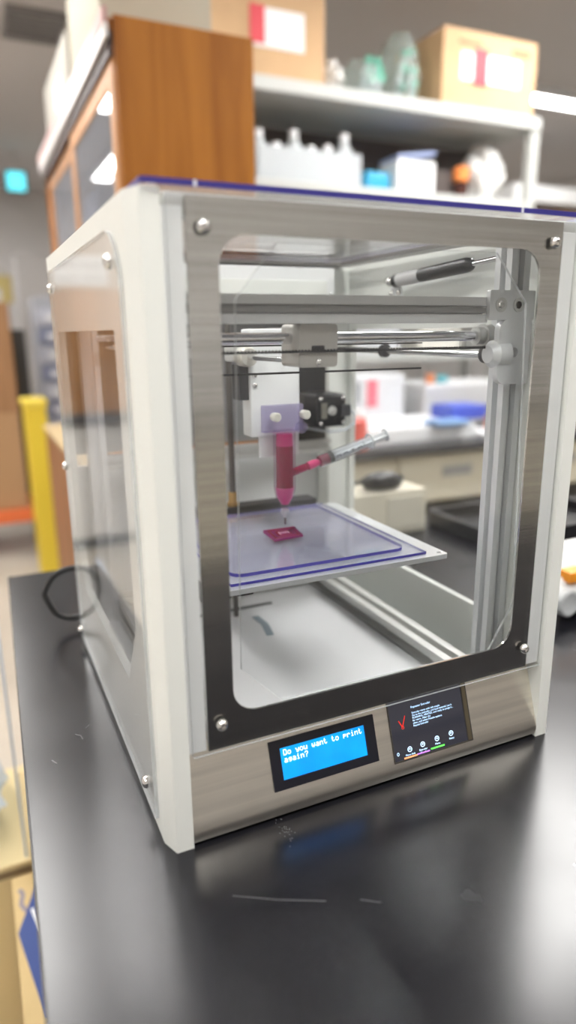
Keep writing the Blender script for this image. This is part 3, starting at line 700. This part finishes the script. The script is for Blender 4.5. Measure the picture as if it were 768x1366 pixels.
t = tag(obj('storage_crate', box(B(), 1.9, 2.35, 1.75, 2.2, ZF, ZF+.42, .01), pbr('crate_grey', (.20, .19, .18), .6)), 'dark grey crate on the floor under the far bench', 'crate')

rk = thing('shelf_rack', 'tall grey-white shelf rack standing on the far bench', 'shelf', (1.55, 2.4, 0))
RK = pbr('rack_paint', (.47, .48, .46), .5)
obj('top_shelf', box(B(), .70, 2.40, 2.18, 2.62, 1.300, 1.350, .004), RK, rk)
obj('shelf_board', box(B(), .70, 2.38, 2.20, 2.62, .955, 1.000, .004), RK, rk)
obj('shelf_board', box(B(), .70, 2.38, 2.28, 2.62, .52, .56, .004), RK, rk)
obj('shelf_board', box(B(), .70, 2.38, 2.28, 2.62, .28, .31, .004), RK, rk)
obj('back_sheet', box(B(), .72, 2.36, 2.622, 2.632, .96, 1.30), pbr('rack_back', (.13, .11, .105), .8), rk)
for (x, y) in ((2.355, 2.19), (.71, 2.19), (2.355, 2.58), (.71, 2.58)): obj('post', box(B(), x, x+.045, y, y+.04, 0, 1.300), RK, rk)
def carton(x0, x1, y0, y1, z0, z1, mat, label, group=None, tape=True, lbl=None):
    t = thing('cardboard_box', label, 'box', ((x0+x1)/2, (y0+y1)/2, z0), group)
    obj('body', box(B(), x0, x1, y0, y1, z0, z1, .003), mat, t)
    if tape:
        obj('flap', box(B(), x0+.002, x1-.002, y0+.001, (y0+y1)/2-.002, z1, z1+.004), mat, t)
        obj('flap', box(B(), x0+.002, x1-.002, (y0+y1)/2+.002, y1-.001, z1, z1+.004), mat, t)
        xm = (y0+y1)/2
        obj('tape', box(B(), x0+.001, x1-.001, xm-.025, xm+.025, z1+.004, z1+.0045), pbr('tape', (.62, .50, .34), .3), t)
    return t
t = carton(.78, 1.300, 2.22, 2.58, 1.351, 1.70, CARD, 'cardboard box on the rack top next to the wooden cabinet')
lb = obj('label', box(B(), 1.00, 1.21, 2.2165, 2.2205, 1.455, 1.585), PAPER, t); obj('red_mark', box(B(), .985, 1.045, 2.2145, 2.2168, 1.465, 1.590), pbr('red_print', (.65, .06, .08), .6), t)
t = carton(1.850, 2.360, 2.20, 2.56, 1.351, 1.640, CARD, 'cardboard box with red and white label at the right end of the rack top')
obj('label', box(B(), 1.945, 2.265, 2.1965, 2.2005, 1.455, 1.560), PAPER, t); obj('red_mark', box(B(), 2.010, 2.085, 2.1945, 2.1968, 1.440, 1.580), pbr('red_print', (.65, .06, .08), .6), t)
obj('printed_line', box(B(), 1.93, 2.05, 2.1965, 2.2005, 1.590, 1.603), pbr('brown_print', (.28, .18, .10), .7), t)
obj('printed_line', box(B(), 2.22, 2.32, 2.1965, 2.2005, 1.580, 1.605), pbr('brown_print', (.28, .18, .10), .7), t)
GREEN = pbr('green_caps', (.10, .42, .30), .5)
for i, (x, z, sx, sz, lb) in enumerate(((1.535, 1.351, .085, .085, 'clear bag of green-capped tubes on the rack top, leftmost of the bags'), (1.725, 1.351, .078, .15, 'tall clear bag of green-capped tubes beside the right cardboard box'),
                                         (1.375, 1.351, .05, .07, 'small white plastic bag on the rack top near the left cardboard box'))):
    t = thing('plastic_bag', lb, 'bag', (x, 2.36, z), 'bags on the rack top')
    m = B(); lump(m, (x, 2.36, z+sz*.9), sx, .12, sz, .24, 4, i+1); obj('bag_film', m, clear('bag_film', (.90, .95, .93), haze=.22, hazecol=(.75, .84, .82)) if i < 2 else pbr('white_film', (.8, .8, .78), .4), t)
    if i < 2:
        rr = random.Random(i)
        for k in range(11):
            cx, cy, cz = x+rr.uniform(-.65, .65)*sx, 2.36-rr.uniform(.03, .09), z+sz*rr.uniform(.25, 1.3)
            tb = obj('tube', rod(B(), (cx, cy, cz-.03), (cx+.02, cy, cz+.02), .012, 8), CLOUDY, t)
            obj('tube_cap', rod(B(), (cx+.02, cy, cz+.02), (cx+.03, cy, cz+.045), .016, 8), GREEN, tb)
# white bottles in two trays on the shelf
BW = pbr('bottle_white', (.48, .51, .52), .5)
g0 = None
for k in range(6):
    x = 1.045+k*.078
    lb = 'white plastic bottle on the rack shelf, number %d from the wooden cabinet' % (k+1)
    lb = ('first', 'second', 'third', 'fourth', 'fifth', 'sixth')[k]+' white plastic bottle from the wooden cabinet on the rack shelf'
    hh = (.19, .15, .20, .15, .16, .21)[k]
    t = thing('plastic_bottle', lb, 'bottle', (x, 2.30, 1.0), 'white bottles on the rack shelf')
    obj('bottle_body', rev(B(), (x, 2.30, 1.0), (0, 0, 1), [(0, .032), (.004, .036), (hh*.7, .036), (hh*.86, .018), (hh*.9, .016)], 18), BW, t)
    obj('cap', rev(B(), (x, 2.30, 1.0+hh*.9), (0, 0, 1), [(0, .019), (hh*.12, .018)], 14), PAPER, t)
tag(obj('divider_tray', box(B(), 1.02, 1.49, 2.245, 2.253, 1.0, 1.13, .002), CLOUDY), 'frosted front guard before the white bottles', 'tray')
tag(obj('blue_pouch', box(B(), 1.53, 1.665, 2.28, 2.40, 1.0, 1.085, .02, seg=3), pbr('blue_plastic', (.03, .33, .55), .4)), 'bright blue pouch on the rack shelf beside the white box', 'pouch')
t = thing('white_box', 'white box with a slanted blue-edged lid on the rack shelf', 'box', (1.78, 2.32, 1.0))
obj('body', box(B(), 1.675, 1.870, 2.25, 2.40, 1.0, 1.135, .004), PAPER, t)
m = B(); prism(m, [(1.675, 1.138), (1.870, 1.165), (1.870, 1.178), (1.675, 1.150)], 2.25, 2.40, lambda a, b, tt: Vector((a, tt, b))); obj('lid', m, pbr('blue_grey', (.35, .42, .66), .5), t)
t = thing('brown_bottle', 'dark bottle with an orange cap on the rack shelf', 'bottle', (2.045, 2.29, 1.0))
obj('bottle_body', rev(B(), (2.045, 2.29, 1.0), (0, 0, 1), [(0, .033), (.06, .035), (.08, .020)], 18), pbr('dark_glass', (.06, .02, .015), .2), t)
obj('cap', rev(B(), (2.045, 2.29, 1.075), (0, 0, 1), [(0, .036), (.05, .038), (.06, .03)], 18), pbr('orange_cap', (.80, .25, .06), .4), t)
tag(obj('dark_case', box(B(), 1.91, 2.00, 2.30, 2.42, 1.0, 1.12, .01), pbr('dark_brown', (.06, .045, .04), .6)), 'dark case between the white box and the orange-capped bottle', 'case')
m = B(); lump(m, (2.22, 2.36, 1.12), .10, .10, .13, .25, 4, 9); tag(obj('plastic_sack', m, pbr('sack_film', (.66, .66, .64), .35)), 'pale crumpled plastic sack at the right end of the rack shelf', 'bag')

# things on the far bench, seen through the printer
def jar(x, y, r, h, mat, capm, label, name='jar'):
    t = thing(name, label, name.split('_')[-1], (x, y, 0))
    obj('body', rev(B(), (x, y, 0), (0, 0, 1), [(0, r*.95), (.004, r), (h*.75, r), (h*.85, r*.7)], 18), mat, t)
    obj('cap', rev(B(), (x, y, h*.85), (0, 0, 1), [(0, r*.72), (h*.15, r*.7)], 16), capm, t)
tag(obj('paper_stack', box(B(), 1.12, 1.72, 1.70, 2.05, 0, .055, .004), PAPER), 'white stack of papers at the front of the far bench', 'papers')
tag(obj('blue_box', box(B(), 1.68, 1.86, 1.80, 1.95, .0555, .112, .006), pbr('blue_box', (.07, .12, .62), .4)), 'royal blue box lying on papers on the far bench', 'box')
tag(obj('blue_wipe_pack', box(B(), 1.50, 1.66, 1.66, 1.76, .0555, .075, .006), pbr('pale_blue', (.22, .38, .66), .5)), 'pale blue pack in front of the royal blue box', 'pack')
tag(obj('orange_box', box(B(), 1.82, 1.98, 1.66, 1.77, 0, .070, .006), pbr('coral_box', (.80, .30, .18), .5)), 'coral orange box right of the blue box', 'box')
tag(obj('under_papers', box(B(), 1.725, 1.815, 1.66, 1.78, 0, .02, .003), PAPER), 'thin white notebook left of the coral orange box', 'notebook')
jar(1.135, 1.66, .045, .14, pbr('red_plastic', (.80, .13, .10), .4), PAPER, 'red plastic jar on the far bench left of the papers', 'red_jar')
t = thing('white_analyser', 'white benchtop analyser with a pink-red strip on the far bench', 'instrument', (1.45, 2.18, 0))
obj('housing', box(B(), 1.20, 1.62, 2.06, 2.27, 0, .235, .012, seg=3), pbr('analyser_white', (.74, .75, .77), .35), t)
obj('pink_strip', box(B(), 1.425, 1.475, 2.054, 2.062, .10, .215), pbr('pink_strip', (.75, .16, .22), .5), t)
obj('grey_screen', box(B(), 1.24, 1.39, 2.054, 2.062, .12, .205), pbr('grey_screen', (.30, .31, .33), .3), t)
t = thing('white_printer', 'pale grey boxy instrument right of the analyser on the far bench', 'instrument', (1.95, 2.15, 0))
obj('housing', box(B(), 1.70, 2.18, 2.02, 2.27, 0, .19, .015, seg=3), pbr('grey_white', (.66, .66, .66), .4), t)
obj('tray_slot', box(B(), 1.76, 2.12, 2.014, 2.022, .06, .08), DARK, t)
tag(obj('teal_tape', rev(B(), (1.80, 2.08, .19), (0, 0, 1), [(0, .03), (0, .05), (.03, .05), (.03, .03)], 20, cap=False), pbr('teal', (.10, .45, .50), .5)), 'teal tape roll on the pale grey instrument', 'tape')
tag(obj('orange_tape', rev(B(), (1.745, 2.05, .19), (0, 0, 1), [(0, .012), (0, .022), (.04, .022), (.04, .012)], 16, cap=False), pbr('orange_tape', (.85, .30, .12), .5)), 'orange tape roll on the pale grey instrument', 'tape')
for k, (x, w, h, c, n) in enumerate(((.80, .06, .16, (.7, .72, .74), 'white'), (.90, .07, .20, (.25, .27, .35), 'dark blue'), (1.00, .05, .14, (.75, .6, .4), 'tan'))):
    tag(obj('bottle', rev(B(), (x, 2.0, 0), (0, 0, 1), [(0, w/2), (h*.7, w/2), (h*.85, w/4), (h, w/4)], 16), pbr('bottle_'+n.replace(' ', '_'), c, .4)), n+' bottle on the far bench near its left end', 'bottle', 'bottles at the left of the far bench')
for k, (x, w, h, c, n) in enumerate(((1.30, .22, .13, (.75, .76, .78), 'white'), (1.62, .30, .15, (.62, .63, .66), 'light grey'), (2.0, .25, .12, (.7, .68, .62), 'beige'))):
    tag(obj('storage_box', box(B(), x-w/2, x+w/2, 2.33, 2.55, .3102, .31+h, .01), pbr('store_'+n.replace(' ', '_'), c, .5)), n+' storage box on the low rack board', 'box', 'storage boxes on the low rack board')
for k, (x, w, h, c, n) in enumerate(((1.25, .26, .22, (.74, .75, .76), 'white'), (1.75, .34, .26, (.6, .6, .62), 'grey'), (2.15, .2, .3, (.72, .70, .66), 'ivory'))):
    tag(obj('storage_bin', box(B(), x-w/2, x+w/2, 2.33, 2.55, .5602, .56+h, .01), pbr('bin_'+n, c, .5)), n+' storage bin on the middle rack board', 'bin', 'storage bins on the middle rack board')
# far right: wall shelf with cartons under the light
t = thing('wall_shelf', 'white shelf board far behind at the right edge', 'shelf', (4.6, 4.2, ZF))
obj('shelf_board', box(B(), 3.9, 5.6, 4.0, 4.45, 1.40, 1.52, .004), WHITE2, t)
for x in (3.95, 5.5): obj('post', box(B(), x, x+.05, 4.2, 4.25, ZF, 1.40), RK, t)
obj('lower_board', box(B(), 3.9, 5.6, 4.0, 4.45, .95, .99, .004), WHITE2, t)
carton(4.0, 4.32, 4.02, 4.40, .992, 1.33, pbr('dark_card', (.22, .12, .09), .8), 'dark brown cardboard box on the far right shelf', tape=False)
carton(4.36, 4.9, 4.02, 4.40, .992, 1.34, CARDB, 'mid brown cardboard box on the far right shelf', tape=False)

# ------------------------------------------------------------------ wooden cabinets
wc = thing('lower_cabinet', 'brown wooden base cabinet behind the black bench', 'cabinet', (.35, 1.9, ZF))
obj('carcass', box(B(), .178, .66, 1.05, 2.80, ZF+.06, .000, .004), WOOD2, wc)
obj('worktop', box(B(), .171, .67, 1.04, 2.81, .000, .018, .003), pbr('cream_top', (.52, .40, .22), .5), wc)
obj('plinth', box(B(), .21, .64, 1.08, 2.78, ZF, ZF+.06), DARK, wc)
gc = thing('glass_cabinet', 'tall orange-brown wooden cabinet with glass doors on the base cabinet', 'cabinet', (.45, 2.0, .0185))
CX0, CX1, CY0, CY1, CZ0, CZ1 = .278, .617, 1.30, 2.78, .0185, 1.112
m = B(); box(m, CX0, CX1, CY0, CY0+.022, CZ0, CZ1); obj('side_board', m, WOOD, gc)
m = B(); box(m, CX0, CX1, CY1-.022, CY1, CZ0, CZ1); obj('side_board', m, WOOD, gc)
obj('top_board', box(B(), CX0-.012, CX1, CY0+.0225, CY1-.0225, CZ1-.025, CZ1), WOOD, gc)
obj('bottom_board', box(B(), CX0+.03, CX1, CY0+.0225, CY1-.0225, CZ0, CZ0+.025), WOOD, gc)
obj('back_board', box(B(), CX1-.012, CX1-.001, CY0+.0225, CY1-.0225, CZ0+.026, CZ1-.026), WOOD2, gc)
obj('cornice', box(B(), CX0-.024, CX0-.013, CY0, CY1, CZ1-.018, CZ1+.014), pbr('pinkish_trim', (.42, .24, .22), .4), gc)
obj('white_trim', box(B(), CX0-.022, CX0-.013, CY0, CY1, CZ1-.046, CZ1-.0185), pbr('trim_white', (.62, .58, .56), .4), gc)
obj('track', box(B(), CX0-.012, CX0+.010, CY0+.0225, CY1-.0225, CZ1-.075, CZ1-.0255), pbr('dark_track', (.05, .03, .03), .5), gc)
obj('shelf', box(B(), CX0+.04, CX1-.015, CY0+.0225, CY1-.0225, .66, .68), pbr('pale_shelf', (.6, .58, .55), .5), gc)
SG = clear('cabinet_glass', (.82, .84, .88), haze=.15, hazecol=(.6, .62, .68))
for k in range(2):
    y0 = CY0+.024+k*.72; y1 = y0+.715; xo = CX0-.004+k*.012
    m = B(); plate(m, rrect(y0, y1, CZ0+.027, CZ1-.078, 0), [rrect(y0+.055, y1-.055, CZ0+.10, CZ1-.125, 0)], xo, xo+.010, YZ)
    dd = obj('sliding_door', m, wood('door_wood', (.38, .17, .06), (.55, .28, .12), 2), gc)
    obj('door_glass', box(B(), xo+.004, xo+.006, y0+.052, y1-.052, CZ0+.097, CZ1-.122), SG, dd)
    obj('pull', rev(B(), (xo, y0+.03 if k else y1-.03, .66), (-1, 0, 0), [(0, .012), (.006, .012)], 14), BRASS, dd)
for k, (y, w, h, c, n) in enumerate(((1.55, .22, .20, (.55, .56, .60), 'pale grey'), (1.85, .2, .14, (.5, .35, .2), 'tan'), (2.2, .3, .22, (.35, .38, .5), 'slate blue'), (2.5, .2, .17, (.6, .6, .58), 'off-white'))):
    tag(obj('stored_box', box(B(), CX0+.08, CX1-.05, y-w/2, y+w/2, .6802, .68+h, .005), pbr('stored_'+n.replace(' ', '_').replace('-', '_'), c, .5)), n+' box behind the cabinet glass', 'box', 'boxes behind the cabinet glass')
# cartons and rolls on top of the cabinet
t = carton(.30, .60, 1.55, 2.05, 1.1125, 1.42, pbr('pale_card', (.37, .34, .27), .8), 'pale cream carton on top of the wooden cabinet, the nearer of two', tape=False)
t = carton(.295, .59, 2.10, 2.72, 1.1125, 1.36, pbr('ivory_card', (.36, .34, .30), .8), 'pale ivory carton on top of the wooden cabinet, the farther of two', tape=False)
obj('label', box(B(), .2925, .2955, 2.25, 2.42, 1.17, 1.28), PAPER, t)
tag(obj('blue_roll', rod(B(), (.315, 2.76, 1.1300), (.46, 2.76, 1.1300), .0165, 12), pbr('pale_blue_roll', (.5, .6, .7), .5)), 'pale blue roll on the far end of the wooden cabinet top', 'roll')

# ------------------------------------------------------------------ left background
st = thing('drawer_tower', 'stack of blue-grey storage drawers beyond the wooden cabinet', 'drawers', (.30, 4.6, ZF))
obj('tower_frame', box(B(), .33, .60, 4.5, 4.9, ZF, .66, .01), pbr('tower_grey', (.40, .41, .45), .5), st)
for k in range(9):
    z = -.50+k*.122
    d0 = obj('drawer', box(B(), .345, .585, 4.478, 4.502, z, z+.105, .006), pbr('tower_blue' if k % 2 else 'tower_pale', (.26, .29, .42) if k % 2 else (.52, .54, .62), .45), st)
    obj('label', box(B(), .40, .50, 4.474, 4.479, z+.03, z+.07), PAPER, d0)
yb = thing('yellow_bin', 'bright yellow tall bin beside the wooden base cabinet', 'bin', (.17, 3.6, ZF))
m = B(); prism(m, [(.145, 3.5), (.255, 3.5), (.255, 3.75), (.145, 3.75)], ZF, .03, XY); obj('bin_body', m, pbr('yellow_plastic', (.78, .58, .05), .45), yb)
obj('bin_lid', box(B(), .135, .265, 3.49, 3.76, .03, .07, .01), pbr('yellow_lid', (.80, .62, .08), .45), yb)
bt2 = carton(-.25, .145, 4.0, 4.5, -.04, .60, CARDB, 'upper brown carton of the stack at the left picture edge', 'cartons at the left edge', tape=False)
bt2 = carton(-.25, .140, 4.0, 4.5, -.64, -.042, pbr('carton_brown', (.42, .25, .13), .8), 'lower brown carton of the stack at the left picture edge', 'cartons at the left edge', tape=False)
m = B(); box(m, -.30, .26, 3.95, 4.6, -.72, -.642, .006)
t = thing('red_trolley', 'low red-orange trolley deck under the brown cartons', 'trolley', (0, 4.25, ZF))
obj('deck', m, pbr('red_orange', (.72, .16, .05), .5), t)
for (x, y) in ((-.25, 4.0), (.2, 4.0), (-.25, 4.5), (.2, 4.5)): obj('caster', rev(B(), (x-.015, y, ZF+.115), (1, 0, 0), [(0, .113), (.03, .113)], 18), RUBBER, t)
m = B(); box(m, .165, .255, 4.40, 4.46, -.64, .45, .01); obj('dark_handle', m, pbr('dark_handle', (.07, .07, .07), .5), t)
tag(obj('paper_pile', box(B(), -.22, .12, 4.05, 4.45, .605, .68, .01), pbr('pale_pile', (.62, .62, .60), .7)), 'pale pile of sheets on the brown carton stack', 'papers')
tag(obj('grey_locker', box(B(), .40, 1.0, 6.6, 7.2, ZF, 1.15, .01), pbr('locker_grey', (.56, .54, .53), .6)), 'pale grey locker near the back wall', 'locker')
m = B(); lump(m, (.24, 6.0, .80), .06, .06, .09, .3, 3, 5); 
t = thing('wall_notice', 'small mustard-coloured notice on a post far left', 'sign', (.26, 6.0, ZF)); m.free()
obj('post', box(B(), .22, .26, 6.0, 6.04, ZF, .95), pbr('post_grey', (.5, .49, .47), .6), t)
obj('notice', box(B(), .17, .31, 5.985, 5.999, .68, .90), pbr('mustard', (.55, .45, .18), .6), t)
# off to the left: bench with cartons (mirrored in the printer's side window)
sb_ = thing('side_bench', 'dark-topped bench left of the aisle that carries the tan cartons', 'bench', (-1.1, 4.3, ZF))
obj('worktop', box(B(), -1.9, -.31, 3.88, 4.7, -.13, -.065, .003), MATS['dark_worktop'], sb_)
obj('cabinet_body', box(B(), -1.88, -.34, 3.93, 4.68, ZF+.08, -.13), pbr('pale_cabinet', (.66, .66, .65), .4), sb_)
obj('plinth', box(B(), -1.86, -.36, 3.98, 4.65, ZF, ZF+.08), DARK, sb_)
for k in range(4):
    x = -1.87+k*.382
    dd = obj('door', box(B(), x, x+.37, 3.912, 3.932, ZF+.1, -.15, .003), pbr('pale_door', (.70, .70, .69), .35), sb_)
    obj('handle', box(B(), x+.14, x+.22, 3.895, 3.912, -.22, -.205, .002), ALUD, dd)
t = carton(-1.5, -.335, 3.93, 4.5, -.0645, .68, pbr('deep_brown_card', (.40, .19, .06), .8, noise=.35, nscale=2, stretch=(4, 4, .3)), 'large brown carton on the side bench', 'cartons on the side bench', tape=False)
t = carton(-1.5, -.345, 3.93, 4.5, .682, 1.45, pbr('tan_card', (.52, .42, .34), .8), 'large tan carton on top of the brown one on the side bench', 'cartons on the side bench', tape=False)
lb = obj('label', box(B(), -.74, -.42, 3.924, 3.931, .70, .87), PAPER, t)
m = B()
for k, z in enumerate((.72, .80)):
    text(m, 'CUMASCO  CUMASCO', .042, lambda a, b, tt: Vector((-.735+a*.72, 3.9235-tt, z+b)))
obj('lettering', m, pbr('grey_print', (.2, .2, .22), .7), t)

# ------------------------------------------------------------------ floor clutter at the lower left
t = carton(-.147, .24, .06, .690, ZF, -.55, CARD2, 'yellowish carton under the bench edge with a blue square on its top', tape=False)
m = B(); plate(m, [(-.1435, .555), (-.105, .66), (-.02, .62), (-.02, .36), (-.1170, .385)], [], -.5500, -.5485, XY); obj('blue_square', m, pbr('blue_print', (.025, .06, .25), .6), t)
m = B(); strip(m, [(-.118, .60), (-.103, .52), (-.095, .47)], .006, -.5484); obj('white_fold', m, PAPER, t)
m = B(); strip(m, [(-.135, .655), (-.130, .64), (-.135, .62), (-.128, .60)], .008, -.5498); obj('printed_mark', m, pbr('purple_grey_print', (.30, .26, .30), .7), t)
t = carton(-.40, .20, .705, 1.02, ZF, -.535, pbr('pale_yellow_card', (.72, .58, .32), .8), 'pale yellow carton behind the blue-marked carton on the floor', tape=False)
obj('seam', box(B(), -.399, .199, .7035, .7055, -.56, -.545), pbr('seam_brown', (.25, .18, .10), .8), t)
m = B(); lump(m, (-.25, .88, -.450), .10, .13, .085, .35, 4, 4); tag(obj('clear_bag', m, CLOUDY), 'crumpled clear plastic bag on the pale yellow carton', 'bag')
tag(obj('blue_board', box(B(), -.1215, -.1165, .44, .78, -.5348, -.045), pbr('pale_blue_board', (.50, .60, .74), .5)) if False else obj('blue_board', box(B(), -.1190, -.1150, .715, 1.0, -.5348, -.060), pbr('pale_blue_board', (.50, .60, .74), .5)), 'pale blue board standing on the carton against the bench edge', 'board')
# opposite bench front (seen as a reflection in the steel door frame)
ob = thing('opposite_cabinet', 'taupe cabinet across the aisle behind the camera', 'cabinet', (.8, -2.4, ZF))
obj('carcass', box(B(), -.6, 3.0, -2.8, -2.2, ZF, .0, .004), pbr('taupe_laminate', (.36, .33, .28), .5), ob)
obj('worktop', box(B(), -.62, 3.02, -2.82, -2.18, 0, .03, .003), MATS['dark_worktop'], ob)
